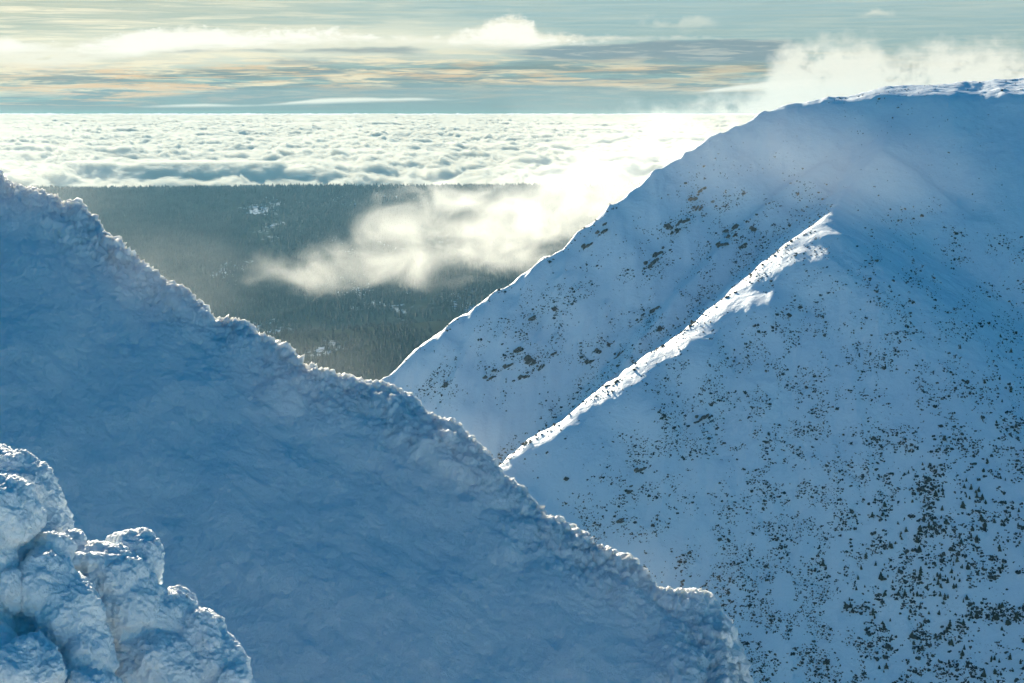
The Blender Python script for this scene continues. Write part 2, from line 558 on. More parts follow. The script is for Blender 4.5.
def cone_arrays(seed):
    r = np.random.default_rng(seed)
    V = []; T = []
    for z0, z1, rad in ((0, .55, .34), (.3, .8, .24), (.6, 1.0, .14)):
        b = len(V); n = 6
        for i in range(n):
            a = 2 * math.pi * i / n + r.uniform(-.3, .3); q = rad * r.uniform(.65, 1.3)
            V.append((q * math.cos(a), q * math.sin(a), z0 + r.uniform(-.04, .04)))
        V.append((0, 0, z1))
        for i in range(n): T.append((b + i, b + (i + 1) % n, b + n))
    return np.array(V), np.array(T)


def merged(name, arrays, pos, scale, rot, kinds, mat, smooth=False):
    """many copies of small arrays as ONE mesh"""
    Vs, Ts = [], []; base = 0
    for k, (V, T) in enumerate(arrays):
        idx = np.where(kinds == k)[0]
        if not len(idx): continue
        c, s = np.cos(rot[idx])[:, None], np.sin(rot[idx])[:, None]
        x = V[None, :, 0] * c - V[None, :, 1] * s; y = V[None, :, 0] * s + V[None, :, 1] * c
        W = np.stack([x, y, np.broadcast_to(V[None, :, 2], x.shape)], 2) * scale[idx][:, None, :] + pos[idx][:, None, :]
        Vs.append(W.reshape(-1, 3))
        Ts.append((T[None] + (np.arange(len(idx)) * len(V))[:, None, None] + base).reshape(-1, 3))
        base += len(idx) * len(V)
    return mesh_from(name, np.concatenate(Vs), np.concatenate(Ts), mat, smooth)


def G(px, py, cx, cy, sx, sy, ang=0.0):
    a = math.radians(ang); dx, dy = px - cx, py - cy
    u = dx * math.cos(a) + dy * math.sin(a); v = -dx * math.sin(a) + dy * math.cos(a)
    return np.exp(-(u / sx) ** 2 - (v / sy) ** 2)


def density(px, py):
    """how thickly scrub grows, told by where it stands on the flanks"""
    g = lambda *a: G(px, py, *a)
    d = 0.50 * g(880, 600, 170, 150) + 0.50 * g(960, 560, 130, 190) + 0.5 * g(1010, 330, 90, 110) + 0.45 * g(900, 420, 120, 110)
    d += 0.45 * g(760, 600, 80, 110) + 0.35 * g(800, 470, 60, 90)
    d += 0.5 * g(880, 290, 50, 45, 30) + 0.35 * g(930, 260, 60, 50)
    d += 0.55 * g(705, 415, 30, 45, -50) + 0.7 * g(640, 480, 22, 38, 20) + 0.6 * g(600, 520, 35, 22, -30) + 0.35 * g(735, 380, 40, 25) + 0.4 * g(665, 450, 50, 22, -60)
    d += 0.9 * g(700, 305, 130, 8, -38) + 0.8 * g(580, 397, 80, 6, -36) + 0.7 * g(770, 240, 50, 12, -42)      # along the spur
    d += 0.6 * g(745, 235, 50, 30, -35) + 0.7 * g(690, 215, 40, 18, -45) + 0.45 * g(650, 250, 35, 18, -40) + 0.55 * g(595, 210, 12, 6)
    d += 0.7 * g(525, 350, 30, 30, -50) + 0.6 * g(490, 378, 16, 12) + 0.7 * g(605, 350, 30, 14, -35) + 0.6 * g(640, 320, 30, 10, -35) + 0.4 * g(560, 300, 40, 20, -38)
    d += 0.3 * g(440, 385, 20, 18) + 0.4 * g(985, 82, 50, 6, -6) + 0.25 * g(900, 92, 60, 4, -6)
    # the smooth wind-packed lane stays bare
    d = d * np.where(px < 830, 5.5, 1.2)
    d = d * (1 - 0.93 * g(735, 470, 24, 130, 33)) * (1 - 0.8 * g(565, 470, 50, 22, -38))
    d = d * (1 - 0.9 * g(960, 150, 140, 55))
    return d


def scatter(n, seed):
    r = np.random.default_rng(seed)
    px = r.uniform(380, 1060, n * 6); py = r.uniform(70, 720, n * 6)
    cl = fbm(px * 0.035, py * 0.035, seed, 4, 0.6) + 0.5 * fbm(px * 0.12, py * 0.12, seed + 3.0, 3, 0.6)
    w = density(px, py) * sstep(-0.12, 0.40, cl) * 1.6
    keep = r.uniform(0, 1, n * 6) < w
    return px[keep], py[keep]


px, py = scatter(22000, 21)
x, y, z, ok = hit(px, py)
px, py, x, y, z = px[ok], py[ok], x[ok], y[ok], z[ok]
pyy = py
# a fringe of shrubs right along the spur and skyline crests
rr = np.random.default_rng(77)
for C_, a0, a1, n_, off0, off1 in ((R_SPUR, 2, 7.9, 420, -7, 1.5), (R_SPUR, 2, 7.5, 110, -2, 26), (R_SKY, 1, 5.5, 170, -3, 6), (R_SKY, 9.5, 12.8, 260, -10, 80)):
    tt_ = rr.uniform(a0, a1, n_); i_ = tt_.astype(int); f_ = (tt_ - i_)[:, None]
    q_ = C_[i_, :2] * (1 - f_) + C_[i_ + 1, :2] * f_
    dr = C_[i_ + 1, :2] - C_[i_, :2]; dr /= np.linalg.norm(dr, axis=1)[:, None]
    off = rr.uniform(off0, off1, n_)[:, None]
    q_ = q_ + off * np.stack([dr[:, 1], -dr[:, 0]], 1)
    k_ = fbm(q_[:, 0] * 0.05, q_[:, 1] * 0.05, 4.0, 3) > -0.12
    q_ = q_[k_]
    x = np.concatenate([x, q_[:, 0]]); y = np.concatenate([y, q_[:, 1]]); z = np.concatenate([z, terrain(q_[:, 0], q_[:, 1])])
    px = np.concatenate([px, np.full(len(q_), 700.0 if off1 < 10 else 900.0)])
    pyy = np.concatenate([pyy, np.zeros(len(q_))])
# low scrub everywhere it grows: nobody could count it
n = len(x); print('scrub', n)
r = np.random.default_rng(4)
s = r.lognormal(-0.72, 0.48, n) * np.where(px == 700.0, 1.5, 1.0) * (1 + 0.35 * sstep(820, 900, px) * sstep(380, 480, pyy)) * np.where(px > 840, 1.0, 0.85) * 1.0
bush = [bush_arrays(i) for i in range(6)]
isb = r.uniform(0, 1, n) < 0.85
pos = np.stack([x, y, z - 0.15], 1)
scale = np.stack([s * 1.05, s * 1.05, s * 1.35], 1) * np.where(px < 830, 1.0, 0.9)[:, None]
ob = merged('scrub', bush, pos, scale, r.uniform(0, 6.28, n), r.integers(0, 6, n), M_BUSH)
tag(ob, 'low frosted scrub poking through the snow of the mountain flanks', 'scrub', kind='stuff')

# the dwarf conifers one can tell apart
con = [conifer_mesh('dwarf_conifer', i, M_SHRUB) for i in range(7)]
px, py = scatter(2600, 5)
x, y, z, ok = hit(px, py)
wt = (0.15 + G(px, py, 940, 590, 130, 130) + 0.45 * G(px, py, 990, 350, 80, 130) + 0.3 * G(px, py, 735, 360, 40, 30) + 0.4 * G(px, py, 640, 350, 150, 10, -38)) * ok
sel = np.argsort(-wt * np.random.default_rng(9).uniform(0.2, 1, len(wt)))[:300]
for k, i in enumerate(sel):
    o = bpy.data.objects.new('dwarf_conifer', con[k % 7]); COL.objects.link(o)
    h = random.lognormvariate(0.92, 0.36) * (1.15 if py[i] > 480 else 0.85)
    o.location = (x[i], y[i], z[i] - 0.15)
    h = min(h, 5.0); w_ = h * random.uniform(0.65, 1.0)
    o.scale = (w_, w_, h); o.rotation_euler = (0, 0, random.uniform(0, 6.28))
    tag(o, 'small dark conifer standing alone in the snow of the shaded mountain flank', 'conifer', 'dwarf conifers scattered over the mountain flank')
print('conifers', len(sel))


# ------------------------------------------------------------------ rock outcrops of the far flank
def rock_mesh(seed):
    r = np.random.default_rng(seed)
    bm = bmesh.new()
    for k in range(9):
        m = Matrix.Translation((r.normal(0, 0.75), r.normal(0, 0.25), r.normal(0, 0.38))) @ Matrix.Rotation(r.uniform(-.5, .5), 4, 'Y') @ Matrix.Diagonal((r.uniform(.2, .6), r.uniform(.3, .5), r.uniform(.12, .34), 1))
        bmesh.ops.create_icosphere(bm, subdivisions=3, radius=1, matrix=m)
    co = np.array([v.co[:] for v in bm.verts])
    w = np.stack([fbm(co[:, 0] * 2.2 + seed * 3 + q * 9, co[:, 1] * 2.2, co[:, 2] * 2.2, 4, 0.65) for q in range(3)], 1) * 0.42
    for v, q in zip(bm.verts, w): v.co += Vector(q)
    me = bpy.data.meshes.new('rock_outcrop'); bm.to_mesh(me); bm.free()
    me.materials.append(M_ROCK)
    return me


rocks = [rock_mesh(i) for i in range(6)]
RP = [(515, 352), (528, 362), (520, 378), (540, 368), (508, 366), (490, 378), (552, 355), (597, 352), (608, 345), (618, 356), (590, 362),
      (640, 320), (652, 312), (660, 330), (690, 200), (697, 210), (684, 222), (676, 232), (700, 192), (668, 228), (655, 256), (649, 266),
      (722, 245), (733, 236), (741, 248), (752, 230), (735, 228), (596, 212), (587, 246), (602, 232), (530, 320), (555, 310), (710, 405), (700, 420), (640, 470), (628, 492), (618, 522), (446, 386)]
x, y, z, ok = hit(np.array([p[0] for p in RP], float), np.array([p[1] for p in RP], float))
for k in range(len(RP)):
    if not ok[k]: continue
    o = bpy.data.objects.new('rock_outcrop', rocks[k % 6]); COL.objects.link(o)
    near = RP[k][1] > 400
    s = random.uniform(1.8, 4.2) * (0.6 if near else 1)
    o.location = (x[k], y[k], z[k] - 0.05 * s)
    o.scale = (s * 1.5, s * 0.9, s * 1.1); o.rotation_euler = (random.uniform(-.3, .3), -0.65 + random.uniform(-.2, .2), random.uniform(-.4, .4))
    tag(o, 'brown rock outcrop jutting from the snow of the near flank below the spur' if near else
        'brown rock outcrop jutting from the snow of the far flank behind the spur', 'rock',
        'rock outcrops on the near flank' if near else 'rock outcrops on the far flank')

# ------------------------------------------------------------------ the forest
def build_forest():
    r = np.random.default_rng(31)
    n = 95000
    Y = np.sqrt(r.uniform(2500 ** 2, 5850 ** 2, n)); X = Y * r.uniform(-0.36, 0.16, n)
    # a denser line along the plateau rim, seen against the cloud
    n2 = 9000
    X2 = r.uniform(-2100, 900, n2); Y2 = 5600 + 90 * perlin(X2 * 0.0011, 3.3) + r.uniform(-40, 60, n2)
    X = np.concatenate([X, X2]); Y = np.concatenate([Y, Y2])
    clear = fbm(X * 0.0035, Y * 0.0018, 9.0, 4, 0.6) + 0.25 * fbm(X * 0.02, Y * 0.01, 3.0, 3)
    keep = (clear < 0.22) | (r.uniform(0, 1, len(X)) < 0.15)
    keep &= ~((Y > 3350) & (Y < 4000) & (r.uniform(0, 1, len(X)) < 0.6 * sstep(4000, 3600, Y)))
    keep |= np.arange(len(X)) >= n
    X, Y = X[keep], Y[keep]
    Z = terrain(X, Y) - 1.5
    # nothing grows where the mountain blocks the ground
    m = len(X)
    h = r.uniform(9, 17, m) * np.where(Y < 3400, 0.7, 1.0) * np.where(Y > 5500, r.uniform(0.7, 1.7, m), 1.0)
    scale = np.stack([h * 0.75, h * 0.75, h], 1)
    ar = [cone_arrays(i) for i in range(4)]
    ob = merged('forest', ar, np.stack([X, Y, Z], 1), scale, r.uniform(0, 6.28, m), r.integers(0, 4, m), M_TREE)
    tag(ob, 'dark spruce forest covering the plateau and the valley hill', 'forest', kind='stuff')
    print('forest', m)


build_forest()

# ================================================================== CLOUD SEA
def build_cloud_sea():
    nr, nc = 1000, 1100
    t = np.linspace(0, 1, nr)
    Yr = 6900 * (150000 / 6900) ** (t ** 1.15)
    A = np.linspace(-0.42, 0.42, nc)
    Yg, Ag = np.meshgrid(Yr, A, indexing='ij')
    X = Yg * Ag; Y = Yg
    s = 1 / 900.0
    wx = 0.35 * perlin(X * s * 0.7, Y * s * 0.7, 4.0); wy = 0.35 * perlin(X * s * 0.7, Y * s * 0.7, 9.0)
    b = billow(X * s * 1.0 + wx, Y * s * 0.8 + wy, 0.0, 5, 0.52)
    big = fbm(X / 5200.0, Y / 4200.0, 2.0, 3)
    far = sstep(7000, 30000, Y)
    Z = -400 + (190 + 60 * far) * (b - 0.3) * 1.0 + (70 + 30 * far) * big
    Z -= 75 * sstep(115000, 100000, Y)
    Z += 0 * np.exp(-((Y - 9300) / 900) ** 2) * np.exp(-((X / Y + 0.19) / 0.05) ** 2) * (0.6 + 0.8 * b)
    P = np.stack([X, Y, Z], 2)
    N = grid_normals(P)
    d3 = billow(X / 260.0, Y / 260.0, Z / 200.0, 3, 0.55) - 0.42
    P = P + N * (38 * d3 * (1 + far))[..., None]
    m, tt, bs, g = new_mat('cloud')
    bs.inputs['Base Color'].default_value = (0.97, 0.97, 0.97, 1)
    bs.inputs['Roughness'].default_value = 1.0
    bs.inputs['Specular IOR Level'].default_value = 0.0
    bs.inputs['Subsurface Weight'].default_value = 1.0
    bs.inputs['Subsurface Radius'].default_value = (1, 1, 1)
    bs.inputs['Subsurface Scale'].default_value = 60.0
    nz = tt.noise(g.outputs['Position'], 0.004, 7, 0.65)
    tt.l.new(tt.bump(nz, 22, 0.6), bs.inputs['Normal'])
    ob = mesh_from('cloud_sea', P.reshape(-1, 3), grid_faces(nr, nc), m)
    tag(ob, 'sea of white cloud reaching from the plateau to the horizon', 'clouds', kind='stuff')


build_cloud_sea()

# ------------------------------------------------------------------ volumes
def box_obj(name, lo, hi, mat):
    bm = bmesh.new()
    bmesh.ops.create_cube(bm, size=1)
    lo, hi = Vector(lo), Vector(hi)
    for v in bm.verts:
        v.co = Vector([lo[i] + (v.co[i] + 0.5) * (hi[i] - lo[i]) for i in range(3)])
    me = bpy.data.meshes.new(name); bm.to_mesh(me); bm.free(); me.materials.append(mat)
    o = bpy.data.objects.new(name, me); COL.objects.link(o)
    return o


def vol_mat(name):
    m = bpy.data.materials.new(name); m.use_nodes = True
    t = NT(m.node_tree); m.node_tree.nodes.clear()
    out = m.node_tree.nodes.new('ShaderNodeOutputMaterial')
    v = m.node_tree.nodes.new('ShaderNodeVolumePrincipled')
    m.node_tree.links.new(v.outputs[0], out.inputs['Volume'])
    return m, t, v


def cloud_top_volume():
    """the billowing tops of the near cloud sea as real cloud"""
    m, t, v = vol_mat('cloud_tops')
    v.inputs['Color'].default_value = (0.93, 0.895, 0.79, 1)
    v.inputs['Anisotropy'].default_value = 0.0
    g = m.node_tree.nodes.new('ShaderNodeNewGeometry').outputs['Position']
    sp = m.node_tree.nodes.new('ShaderNodeSeparateXYZ'); m.node_tree.links.new(g, sp.inputs[0])
    flat = t.vm('MULTIPLY', g, (1.0, 0.75, 0.0))
    big = t.noise(flat, 0.00042, 2, 0.5)
    mid = t.noise(t.vm('MULTIPLY', g, (1.0, 0.8, 1.0)), 0.0021, 2, 0.5, 0.4)
    puff = t.noise(t.vm('MULTIPLY', g, (1.0, 0.8, 1.3)), 0.0056, 6, 0.72, 0.5)
    bil = t.m('SUBTRACT', 1.0, t.m('ABSOLUTE', t.m('MULTIPLY', t.m('SUBTRACT', mid, 0.5), 5.0)))
    H = t.m('ADD', -395.0, t.m('MULTIPLY', t.m('SUBTRACT', big, 0.5), 300.0))
    H = t.m('ADD', H, t.m('MULTIPLY', bil, 85.0))
    H = t.m('ADD', H, t.m('MULTIPLY', t.m('SUBTRACT', puff, 0.5), 210.0))
    for cx_, cy_, rx_, ry_, up in ((-1650, 8500, 1050, 420, 95), (-650, 9000, 800, 350, 60), (900, 10500, 1500, 500, 60), (-3600, 12500, 1500, 500, 60)):
        q = t.vm('LENGTH', t.vm('DIVIDE', t.vm('SUBTRACT', flat, (cx_, cy_ * 0.75, 0.0)), (rx_, ry_ * 0.75, 1.0)))
        H = t.m('ADD', H, t.ss(1.0, 0.25, q, 0.0, up))
    e = t.ss(0.0, 20.0, t.m('SUBTRACT', H, sp.outputs[2]))
    t.put(v.inputs['Density'], t.m('MULTIPLY', e, 0.045))
    o = box_obj('cloud_tops', (-35000, 6880, -480), (35000, 110000, -250), m)
    m.cycles.volume_step_rate = 0.0055
    tag(o, 'soft billowing tops of the cloud sea behind the forested plateau', 'clouds', kind='stuff')


cloud_top_volume()

HAZE = 2.15e-5
m, t, v = vol_mat('haze')
v.inputs['Color'].default_value = (0.27, 0.60, 0.84, 1)
v.inputs['Density'].default_value = HAZE
v.inputs['Anisotropy'].default_value = 0.35
m.cycles.homogeneous_volume = True
hz = box_obj('haze', (-3700, -400, -520), (3700, 6820, 75), m)
tag(hz, 'thin blue winter haze over the valley', 'haze', kind='stuff')


def cloud_volume(name, blobs, dens, thr, nscale, label, aniso=0.5, amp=1.0, step=1.0, soft=0.5):
    """a drifting cloud: soft ellipsoids broken up by noise, in one box"""
    B = []
    for px_, py_, Y_, rx, ry, rd in blobs:
        c = at(px_, py_, Y_); k = Y_ / F
        B.append((c, (rx * k, rd, ry * k)))
    lo = np.min([c - np.array(s_) * 1.05 for c, s_ in B], axis=0); hi = np.max([c + np.array(s_) * 1.05 for c, s_ in B], axis=0)
    m, t, v = vol_mat(name)
    v.inputs['Color'].default_value = (0.95, 0.94, 0.90, 1)
    v.inputs['Anisotropy'].default_value = aniso
    g = m.node_tree.nodes.new('ShaderNodeNewGeometry').outputs['Position']
    f = None
    for c, s_ in B:
        q = t.vm('LENGTH', t.vm('DIVIDE', t.vm('SUBTRACT', g, tuple(c)), tuple(s_)))
        q = t.m('MAXIMUM', t.m('SUBTRACT', 1.0, q), 0.0)
        f = q if f is None else t.m('MAXIMUM', f, q)
    n = t.noise(t.vm('ADD', t.vm('MULTIPLY', g, (1.0, 0.8, 1.35)), (700.0, 150.0, 90.0)), nscale, 6, 0.62, 0.8)
    e = t.m('ADD', f, t.m('MULTIPLY', t.m('SUBTRACT', n, 0.5), 2 * amp))
    inside = t.ss(0.0, 0.12, f)
    e = t.ss(thr, thr + soft, e)
    t.put(v.inputs['Density'], t.m('MULTIPLY', t.m('MULTIPLY', e, inside), dens))
    o = box_obj(name, lo, hi, m)
    m.cycles.volume_step_rate = step
    tag(o, label, 'cloud', kind='stuff')
    return o


cloud_volume('drifting_cloud', [(320, 272, 3900, 90, 36, 220), (400, 262, 4000, 120, 56, 280), (490, 245, 4200, 130, 70, 320),
                                (570, 222, 4500, 130, 72, 320), (400, 232, 4100, 80, 46, 220), (600, 190, 4900, 140, 62, 320), (470, 200, 5000, 120, 34, 260), (690, 150, 5200, 120, 56, 300)],
             0.0024, 0.26, 0.0075, 'pale sunlit cloud drifting over the forested valley', amp=1.35, soft=0.9)

cloud_volume('drifting_mist', [(840, 175, 1080, 190, 90, 90), (720, 150, 1250, 150, 90, 90), (600, 150, 1700, 150, 90, 150)],
             0.0009, 0.10, 0.006, 'faint sunlit mist blowing across the top of the spur', amp=0.7, soft=1.0)

cloud_volume('added_crest_veil', [(-40, 190, 44, 240, 130, 6), (110, 300, 42.5, 220, 110, 6), (260, 400, 41, 220, 100, 6), (430, 470, 39, 200, 90, 5), (600, 590, 37, 190, 80, 5)],
             0.018, 0.10, 0.35, 'faint added veil that lightens the crest and upper face of the near slope', amp=0.5, soft=1.0)  # thin scattering volume added to lighten the upper face below the crest

# ================================================================== LIGHT AND SKY
SUN_AZ = math.radians(18)       # to the left of straight ahead
SUN_EL = math.radians(18)
S = Vector((-math.sin(SUN_AZ) * math.cos(SUN_EL), math.cos(SUN_AZ) * math.cos(SUN_EL), math.sin(SUN_EL)))
sd = bpy.data.lights.new('sun', 'SUN'); sd.energy = 5.0; sd.angle = math.radians(0.6); sd.color = (1.0, 0.90, 0.70)
so = bpy.data.objects.new('sun', sd); COL.objects.link(so)
so.rotation_euler = S.to_track_quat('Z', 'Y').to_euler(); so.location = (0, 0, 500)

W = bpy.data.worlds.new('World'); SC.world = W; W.use_nodes = True
wt_ = NT(W.node_tree); T = wt_
bg = W.node_tree.nodes['Background']
sky = W.node_tree.nodes.new('ShaderNodeTexSky'); sky.sky_type = 'NISHITA'
sky.sun_disc = False; sky.sun_elevation = SUN_EL; sky.sun_rotation = -SUN_AZ
sky.altitude = 1500; sky.air_density = 1.0; sky.dust_density = 0.6; sky.ozone_density = 2.0
STR = 0.05
bg.inputs['Strength'].default_value = STR
EXPO = 1.2
tc = W.node_tree.nodes.new('ShaderNodeTexCoord')
vec = tc.outputs['Generated']
sep = W.node_tree.nodes.new('ShaderNodeSeparateXYZ'); W.node_tree.links.new(vec, sep.inputs[0])
az = T.m('ARCTAN2', sep.outputs[0], sep.outputs[1])
el = T.m('ARCSINE', sep.outputs[2])
K = 1000.0                        # sky coordinates in milliradians
U = T.m('MULTIPLY', az, K)
V = T.m('MULTIPLY', el, K)


def uv(px_, py_):
    a, b, c = ray(px_, py_)
    return math.atan2(a, b) * K, math.atan2(c, math.hypot(a, b)) * K


def srgb(c, gain=1.0):
    o = []
    for q in c:
        q /= 255
        o.append((q / 12.92 if q <= 0.04045 else ((q + 0.055) / 1.055) ** 2.4) * gain / STR / 2 ** EXPO)
    return tuple(o)


UMIN, UMAX = -500.0, 500.0


def curve(pts):
    """elevation of a cloud outline against azimuth"""
    n = W.node_tree.nodes.new('ShaderNodeFloatCurve')
    W.node_tree.links.new(T.m('DIVIDE', T.m('SUBTRACT', U, UMIN), UMAX - UMIN), n.inputs['Value'])
    q = [uv(*p) for p in pts]
    q = [(UMIN, q[0][1])] + q + [(UMAX, q[-1][1])]
    c = n.mapping.curves[0]
    P = [((u - UMIN) / (UMAX - UMIN), (v + 50) / 200.0) for u, v in q]
    c.points[0].location = P[0]; c.points[1].location = P[-1]
    for p in P[1:-1]: c.points.new(*p)
    n.mapping.update()
    return T.m('SUBTRACT', T.m('MULTIPLY', n.outputs[0], 200.0), 50.0)


def stretched(sx, sy, scale, detail=5, rough=0.55, off=0.0, dist=0.0):
    return T.noise(T.xyz(T.m('MULTIPLY', U, sx), T.m('MULTIPLY', V, sy), off), scale, detail, rough, dist)


def bank(col, top, bot, st, sb, amp_t, amp_b, color, op=1.0, sx=1.0, sy=1.0, ns=0.06, off=0.0, holes=None, ends=None, detail=6, rough=0.55):
    n = T.m('SUBTRACT', stretched(sx, sy, ns, detail, rough, off), 0.5)
    n2 = T.m('SUBTRACT', stretched(sx * 0.6, sy * 1.4, ns, detail, rough, off + 30), 0.5)
    ct = T.m('ADD', curve(top), T.m('MULTIPLY', n, 2 * amp_t))
    cb = T.m('ADD', curve(bot), T.m('MULTIPLY', n2, 2 * amp_b))
    a = T.ss(0.0, st, T.m('SUBTRACT', ct, V))
    b = T.ss(0.0, sb, T.m('SUBTRACT', V, cb))
    k = T.m('MULTIPLY', T.m('MULTIPLY', a, b), op)
    if ends:
        l0, l1, r0, r1 = [uv(e, 60)[0] for e in ends]
        k = T.m('MULTIPLY', k, T.m('MULTIPLY', T.ss(l0, l1, U), T.ss(r1, r0, U)))
    if holes:
        hsx, hsy, hs, lo, hi, ho = holes
        k = T.m('MULTIPLY', k, T.ss(lo, hi, stretched(hsx, hsy, hs, 5, 0.55, ho)))
    return T.mix(k, col, color)


tinted = T.mix(1.0, sky.outputs[0], sky.outputs[0])
# hue of the upper air
mulc = W.node_tree.nodes.new('ShaderNodeMix'); mulc.data_type = 'RGBA'; mulc.blend_type = 'MULTIPLY'; mulc.inputs[0].default_value = 1.0
W.node_tree.links.new(sky.outputs[0], mulc.inputs[6]); mulc.inputs[7].default_value = (0.10, 0.78, 1.05, 1)
c = mulc.outputs[2]
# thin high overcast towards the horizon
low = T.m('MULTIPLY', T.ss(120.0, 60.0, V), T.m('MULTIPLY', T.ss(-1500.0, -700.0, U), T.ss(1500.0, 700.0, U)))
base = T.mix(T.ss(0.0, 70.0, V), srgb((138, 156, 150)), srgb((168, 192, 192)))
base = T.mix(T.m('MULTIPLY', T.ss(60.0, -320.0, U), T.ss(0.0, 60.0, V)), base, srgb((208, 206, 180)))
c = T.mix(T.m('MULTIPLY', low, 0.95), c, base)
plain = c
# what lies below the horizon behind the camera: more shaded snow and forest
plain = T.mix(T.ss(-6.0, -40.0, V), plain, srgb((68, 112, 142)))
# fine cream streaks of the upper sheet
def streak(c, sx, sy, sc, lo, hi, off, u0, u1, f0, f1, v0, v1, v2, v3, color, op=1.0):
    q = T.ss(lo, hi, stretched(sx * 1.0, sy * 1.15, sc, 10, 0.66, off, 0.5))
    k = T.m('MULTIPLY', T.m('MULTIPLY', q, T.ss(u0, u1, U, f0, f1)), T.m('MULTIPLY', T.ss(v0, v1, V), T.ss(v3, v2, V)))
    return T.mix(T.m('MULTIPLY', k, op), c, color)


c = streak(c, 0.10, 2.2, 0.16, 0.45, 0.62, 2.0, 60.0, -320.0, 0.10, 1.0, 24.0, 40.0, 80.0, 120.0, srgb((252, 246, 216)))
c = streak(c, 0.06, 3.0, 0.22, 0.45, 0.62, 5.0, 60.0, -320.0, 0.25, 0.55, 30.0, 45.0, 80.0, 120.0, srgb((214, 216, 192)))
c = streak(c, 0.08, 2.6, 0.2, 0.42, 0.60, 55.0, 60.0, -320.0, 0.3, 0.3, 30.0, 45.0, 80.0, 120.0, srgb((150, 178, 176)))
# grey blue low layer, then its lit and warm edges
c = streak(c, 0.14, 1.6, 0.10, 0.40, 0.58, 27.0, 0.0, 1.0, 1.0, 1.0, -1.0, 3.0, 22.0, 36.0, srgb((126, 142, 138)), 0.9)
c = streak(c, 0.16, 2.0, 0.13, 0.46, 0.60, 7.0, 250.0, -100.0, 0.35, 0.95, 5.0, 12.0, 28.0, 40.0, srgb((242, 226, 186)))
c = streak(c, 0.13, 2.0, 0.12, 0.47, 0.60, 17.0, 200.0, -150.0, 0.25, 0.95, 3.0, 8.0, 22.0, 32.0, srgb((230, 196, 148)))
c = streak(c, 0.16, 2.6, 0.16, 0.50, 0.62, 47.0, 200.0, -250.0, 0.1, 0.9, 0.5, 3.0, 8.0, 14.0, srgb((232, 196, 158)))
c = streak(c, 0.18, 2.4, 0.16, 0.52, 0.64, 67.0, 0.0, 1.0, 1.0, 1.0, 6.0, 12.0, 22.0, 34.0, srgb((126, 145, 148)), 0.8)
CREAM = srgb((246, 243, 222)); WHITE = srgb((255, 254, 240), 1.05)
# luminous veil round the bank
c = bank(c, [(-300, 20), (0, 24), (250, 18), (500, 14), (620, 34)], [(-300, 84), (0, 84), (300, 72), (560, 60), (640, 50)], 14.0, 12.0, 6.0, 6.0, srgb((255, 250, 222)), 0.6,
         0.25, 1.3, 0.08, 63.0, ends=(-900, -700, 420, 700), detail=8)
# long white cumulus bank, left and middle
c = bank(c, [(-300, 30), (0, 36), (60, 42), (110, 34), (170, 25), (230, 28), (300, 25), (380, 33), (450, 31), (484, 20), (505, 12), (522, 12), (540, 28), (590, 34), (680, 36), (780, 38)],
         [(-300, 62), (0, 68), (60, 72), (120, 62), (260, 52), (420, 50), (520, 52), (600, 46), (700, 43), (790, 43)], 5.0, 7.0, 7.0, 4.0, CREAM, 0.92,
         0.7, 1.2, 0.14, 3.0, ends=(-900, -700, 730, 830), detail=10, rough=0.66, holes=(0.5, 1.6, 0.12, 0.26, 0.48, 91.0))
c = bank(c, [(0, 40), (60, 46), (110, 38), (170, 30), (240, 30), (330, 28), (400, 34), (450, 34), (480, 24), (500, 15), (522, 15), (538, 30), (560, 36), (640, 40)],
         [(0, 46), (60, 54), (200, 52), (400, 44), (520, 50), (640, 46)], 6.0, 6.0, 14.0, 6.0, WHITE, 0.95, 0.8, 1.3, 0.16, 8.0, ends=(-900, -600, 540, 680), detail=10, rough=0.66, holes=(0.7, 1.4, 0.15, 0.20, 0.44, 93.0))
# slate undersides
c = bank(c, [(130, 49), (300, 48), (420, 46), (440, 50)], [(130, 53), (300, 55), (430, 57)], 2.0, 3.0, 2.5, 2.5, srgb((152, 166, 164)), 0.85, 0.25, 1.2, 0.16, 5.0, ends=(130, 170, 400, 440), detail=8)
c = bank(c, [(270, 60), (300, 58), (345, 60)], [(270, 67), (345, 67)], 2.0, 3.0, 3.0, 2.0, srgb((160, 172, 166)), 0.8, 0.5, 1.2, 0.16, 15.0, ends=(265, 285, 330, 350), detail=8)
c = bank(c, [(470, 49), (560, 45), (660, 40), (780, 38)], [(470, 56), (560, 64), (660, 66), (790, 66)], 2.0, 5.0, 2.5, 3.5, srgb((134, 154, 160)), 0.92, 0.2, 1.2, 0.13, 11.0, ends=(455, 560, 770, 815), detail=8)
c = streak(c, 0.2, 2.2, 0.16, 0.50, 0.62, 87.0, 0.0, 1.0, 1.0, 1.0, 26.0, 30.0, 38.0, 42.0, srgb((222, 222, 204)), 0.35)
c = bank(c, [(-300, 98), (130, 96), (230, 86), (500, 80), (800, 90)], [(-300, 112), (1000, 112)], 5.0, 1.5, 3.5, 0.0, srgb((134, 152, 148)), 0.72, 0.15, 1.2, 0.10, 14.0)
c = bank(c, [(530, 33), (590, 36), (680, 35), (780, 37)], [(530, 40), (590, 41), (680, 40), (790, 41)], 2.5, 3.0, 3.5, 1.5, srgb((246, 244, 226)), 0.9, 0.5, 1.2, 0.14, 41.0, ends=(520, 560, 765, 800), detail=10, rough=0.66)
c = bank(c, [(80, 40), (120, 31), (180, 25), (235, 30), (300, 46)], [(80, 62), (130, 60), (200, 50), (300, 50)], 5.0, 6.0, 7.0, 4.0, WHITE, 0.9, 0.7, 1.2, 0.13, 43.0, ends=(75, 130, 220, 310), detail=10, rough=0.66)
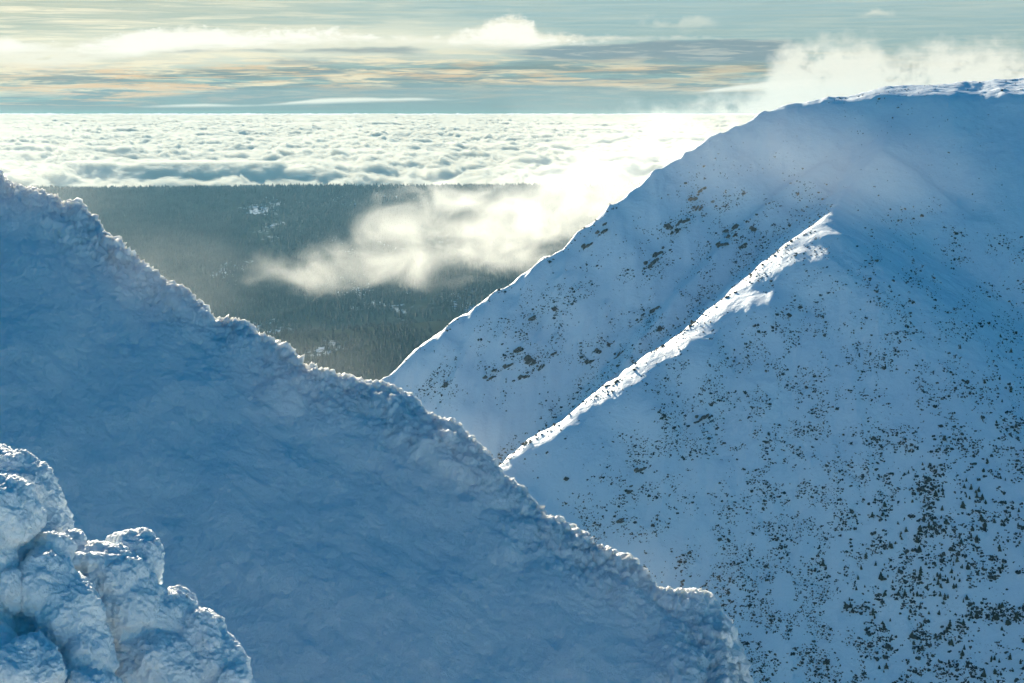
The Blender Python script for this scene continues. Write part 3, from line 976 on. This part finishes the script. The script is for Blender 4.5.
c = bank(c, [(-60, 32), (0, 36), (40, 42), (70, 48)], [(-60, 62), (0, 58), (70, 52)], 4.0, 6.0, 6.0, 3.0, WHITE, 0.9, 0.5, 1.2, 0.13, 45.0, ends=(-900, -800, 20, 90), detail=10, rough=0.66)
# lens clouds
c = bank(c, [(110, 107), (200, 103), (260, 104), (330, 97), (400, 97), (490, 99)], [(110, 109), (220, 108), (300, 106), (400, 102), (490, 101)], 1.4, 2.2, 0.9, 0.7,
         srgb((242, 241, 222)), 0.95, 0.4, 1.0, 0.10, 19.0, ends=(100, 180, 420, 500))
c = bank(c, [(680, 92), (740, 84), (800, 78)], [(680, 95), (740, 92), (800, 90)], 1.6, 2.6, 0.9, 0.8, srgb((243, 243, 228)), 0.9, 0.3, 1.0, 0.08, 23.0, ends=(675, 720, 790, 880))
# bright drifting cloud behind the summit
c = bank(c, [(500, 120), (600, 104), (700, 88), (760, 64), (790, 36), (840, 26), (870, 26), (900, 38), (960, 30), (1024, 34), (1400, 40)],
         [(500, 150), (1100, 150)], 20.0, 10.0, 17.0, 2.0, srgb((247, 246, 230)), 0.93, 0.9, 1.0, 0.075, 29.0, ends=(480, 800, 2000, 2100), detail=9, rough=0.6,
         holes=(1.0, 1.1, 0.06, 0.22, 0.46, 71.0))
c = bank(c, [(840, 12), (870, 7), (900, 14)], [(840, 20), (900, 20)], 5.0, 5.0, 8.0, 4.0, srgb((235, 236, 218)), 0.7, 0.8, 1.0, 0.1, 33.0, ends=(845, 868, 885, 905), detail=8)
c = bank(c, [(640, 18), (720, 14)], [(640, 30), (720, 32)], 6.0, 6.0, 12.0, 9.0, srgb((228, 232, 216)), 0.5, 0.9, 1.0, 0.1, 37.0, ends=(630, 655, 700, 725), detail=8)
W.node_tree.links.new(plain, bg.inputs['Color'])
bg2 = W.node_tree.nodes.new('ShaderNodeBackground'); bg2.inputs['Strength'].default_value = STR
W.node_tree.links.new(c, bg2.inputs['Color'])
mxs = W.node_tree.nodes.new('ShaderNodeMixShader')
# the painted cloud layers only exist in a belt low over the horizon ahead
belt = T.m('MULTIPLY', T.m('MULTIPLY', T.ss(-14.0, -8.0, V), T.ss(118.0, 95.0, V)), T.m('MULTIPLY', T.ss(-495.0, -430.0, U), T.ss(495.0, 430.0, U)))
W.node_tree.links.new(belt, mxs.inputs[0]); W.node_tree.links.new(bg.outputs[0], mxs.inputs[1]); W.node_tree.links.new(bg2.outputs[0], mxs.inputs[2])
W.node_tree.links.new(mxs.outputs[0], W.node_tree.nodes['World Output'].inputs[0])

# ================================================================== CAMERA AND RENDER
cd = bpy.data.cameras.new('camera'); cam = bpy.data.objects.new('camera', cd); COL.objects.link(cam)
cam.location = (0, 0, 0); cam.rotation_euler = (math.pi / 2 - PITCH, 0, 0)
cd.sensor_width = 36; cd.lens = 36 * F / 1024
cd.clip_start = 0.5; cd.clip_end = 400000
SC.camera = cam
SC.view_settings.view_transform = 'Standard'; SC.view_settings.look = 'None'
SC.view_settings.exposure = EXPO; SC.view_settings.gamma = 1.0
SC.view_settings.use_curve_mapping = False
SC.cycles.volume_bounces = 2
SC.cycles.max_bounces = 6
SC.cycles.diffuse_bounces = 3
SC.cycles.transparent_max_bounces = 12
SC.cycles.volume_max_steps = 1024
SC.cycles.use_denoising = True
SC.cycles.use_adaptive_sampling = True
SC.cycles.adaptive_threshold = 0.03
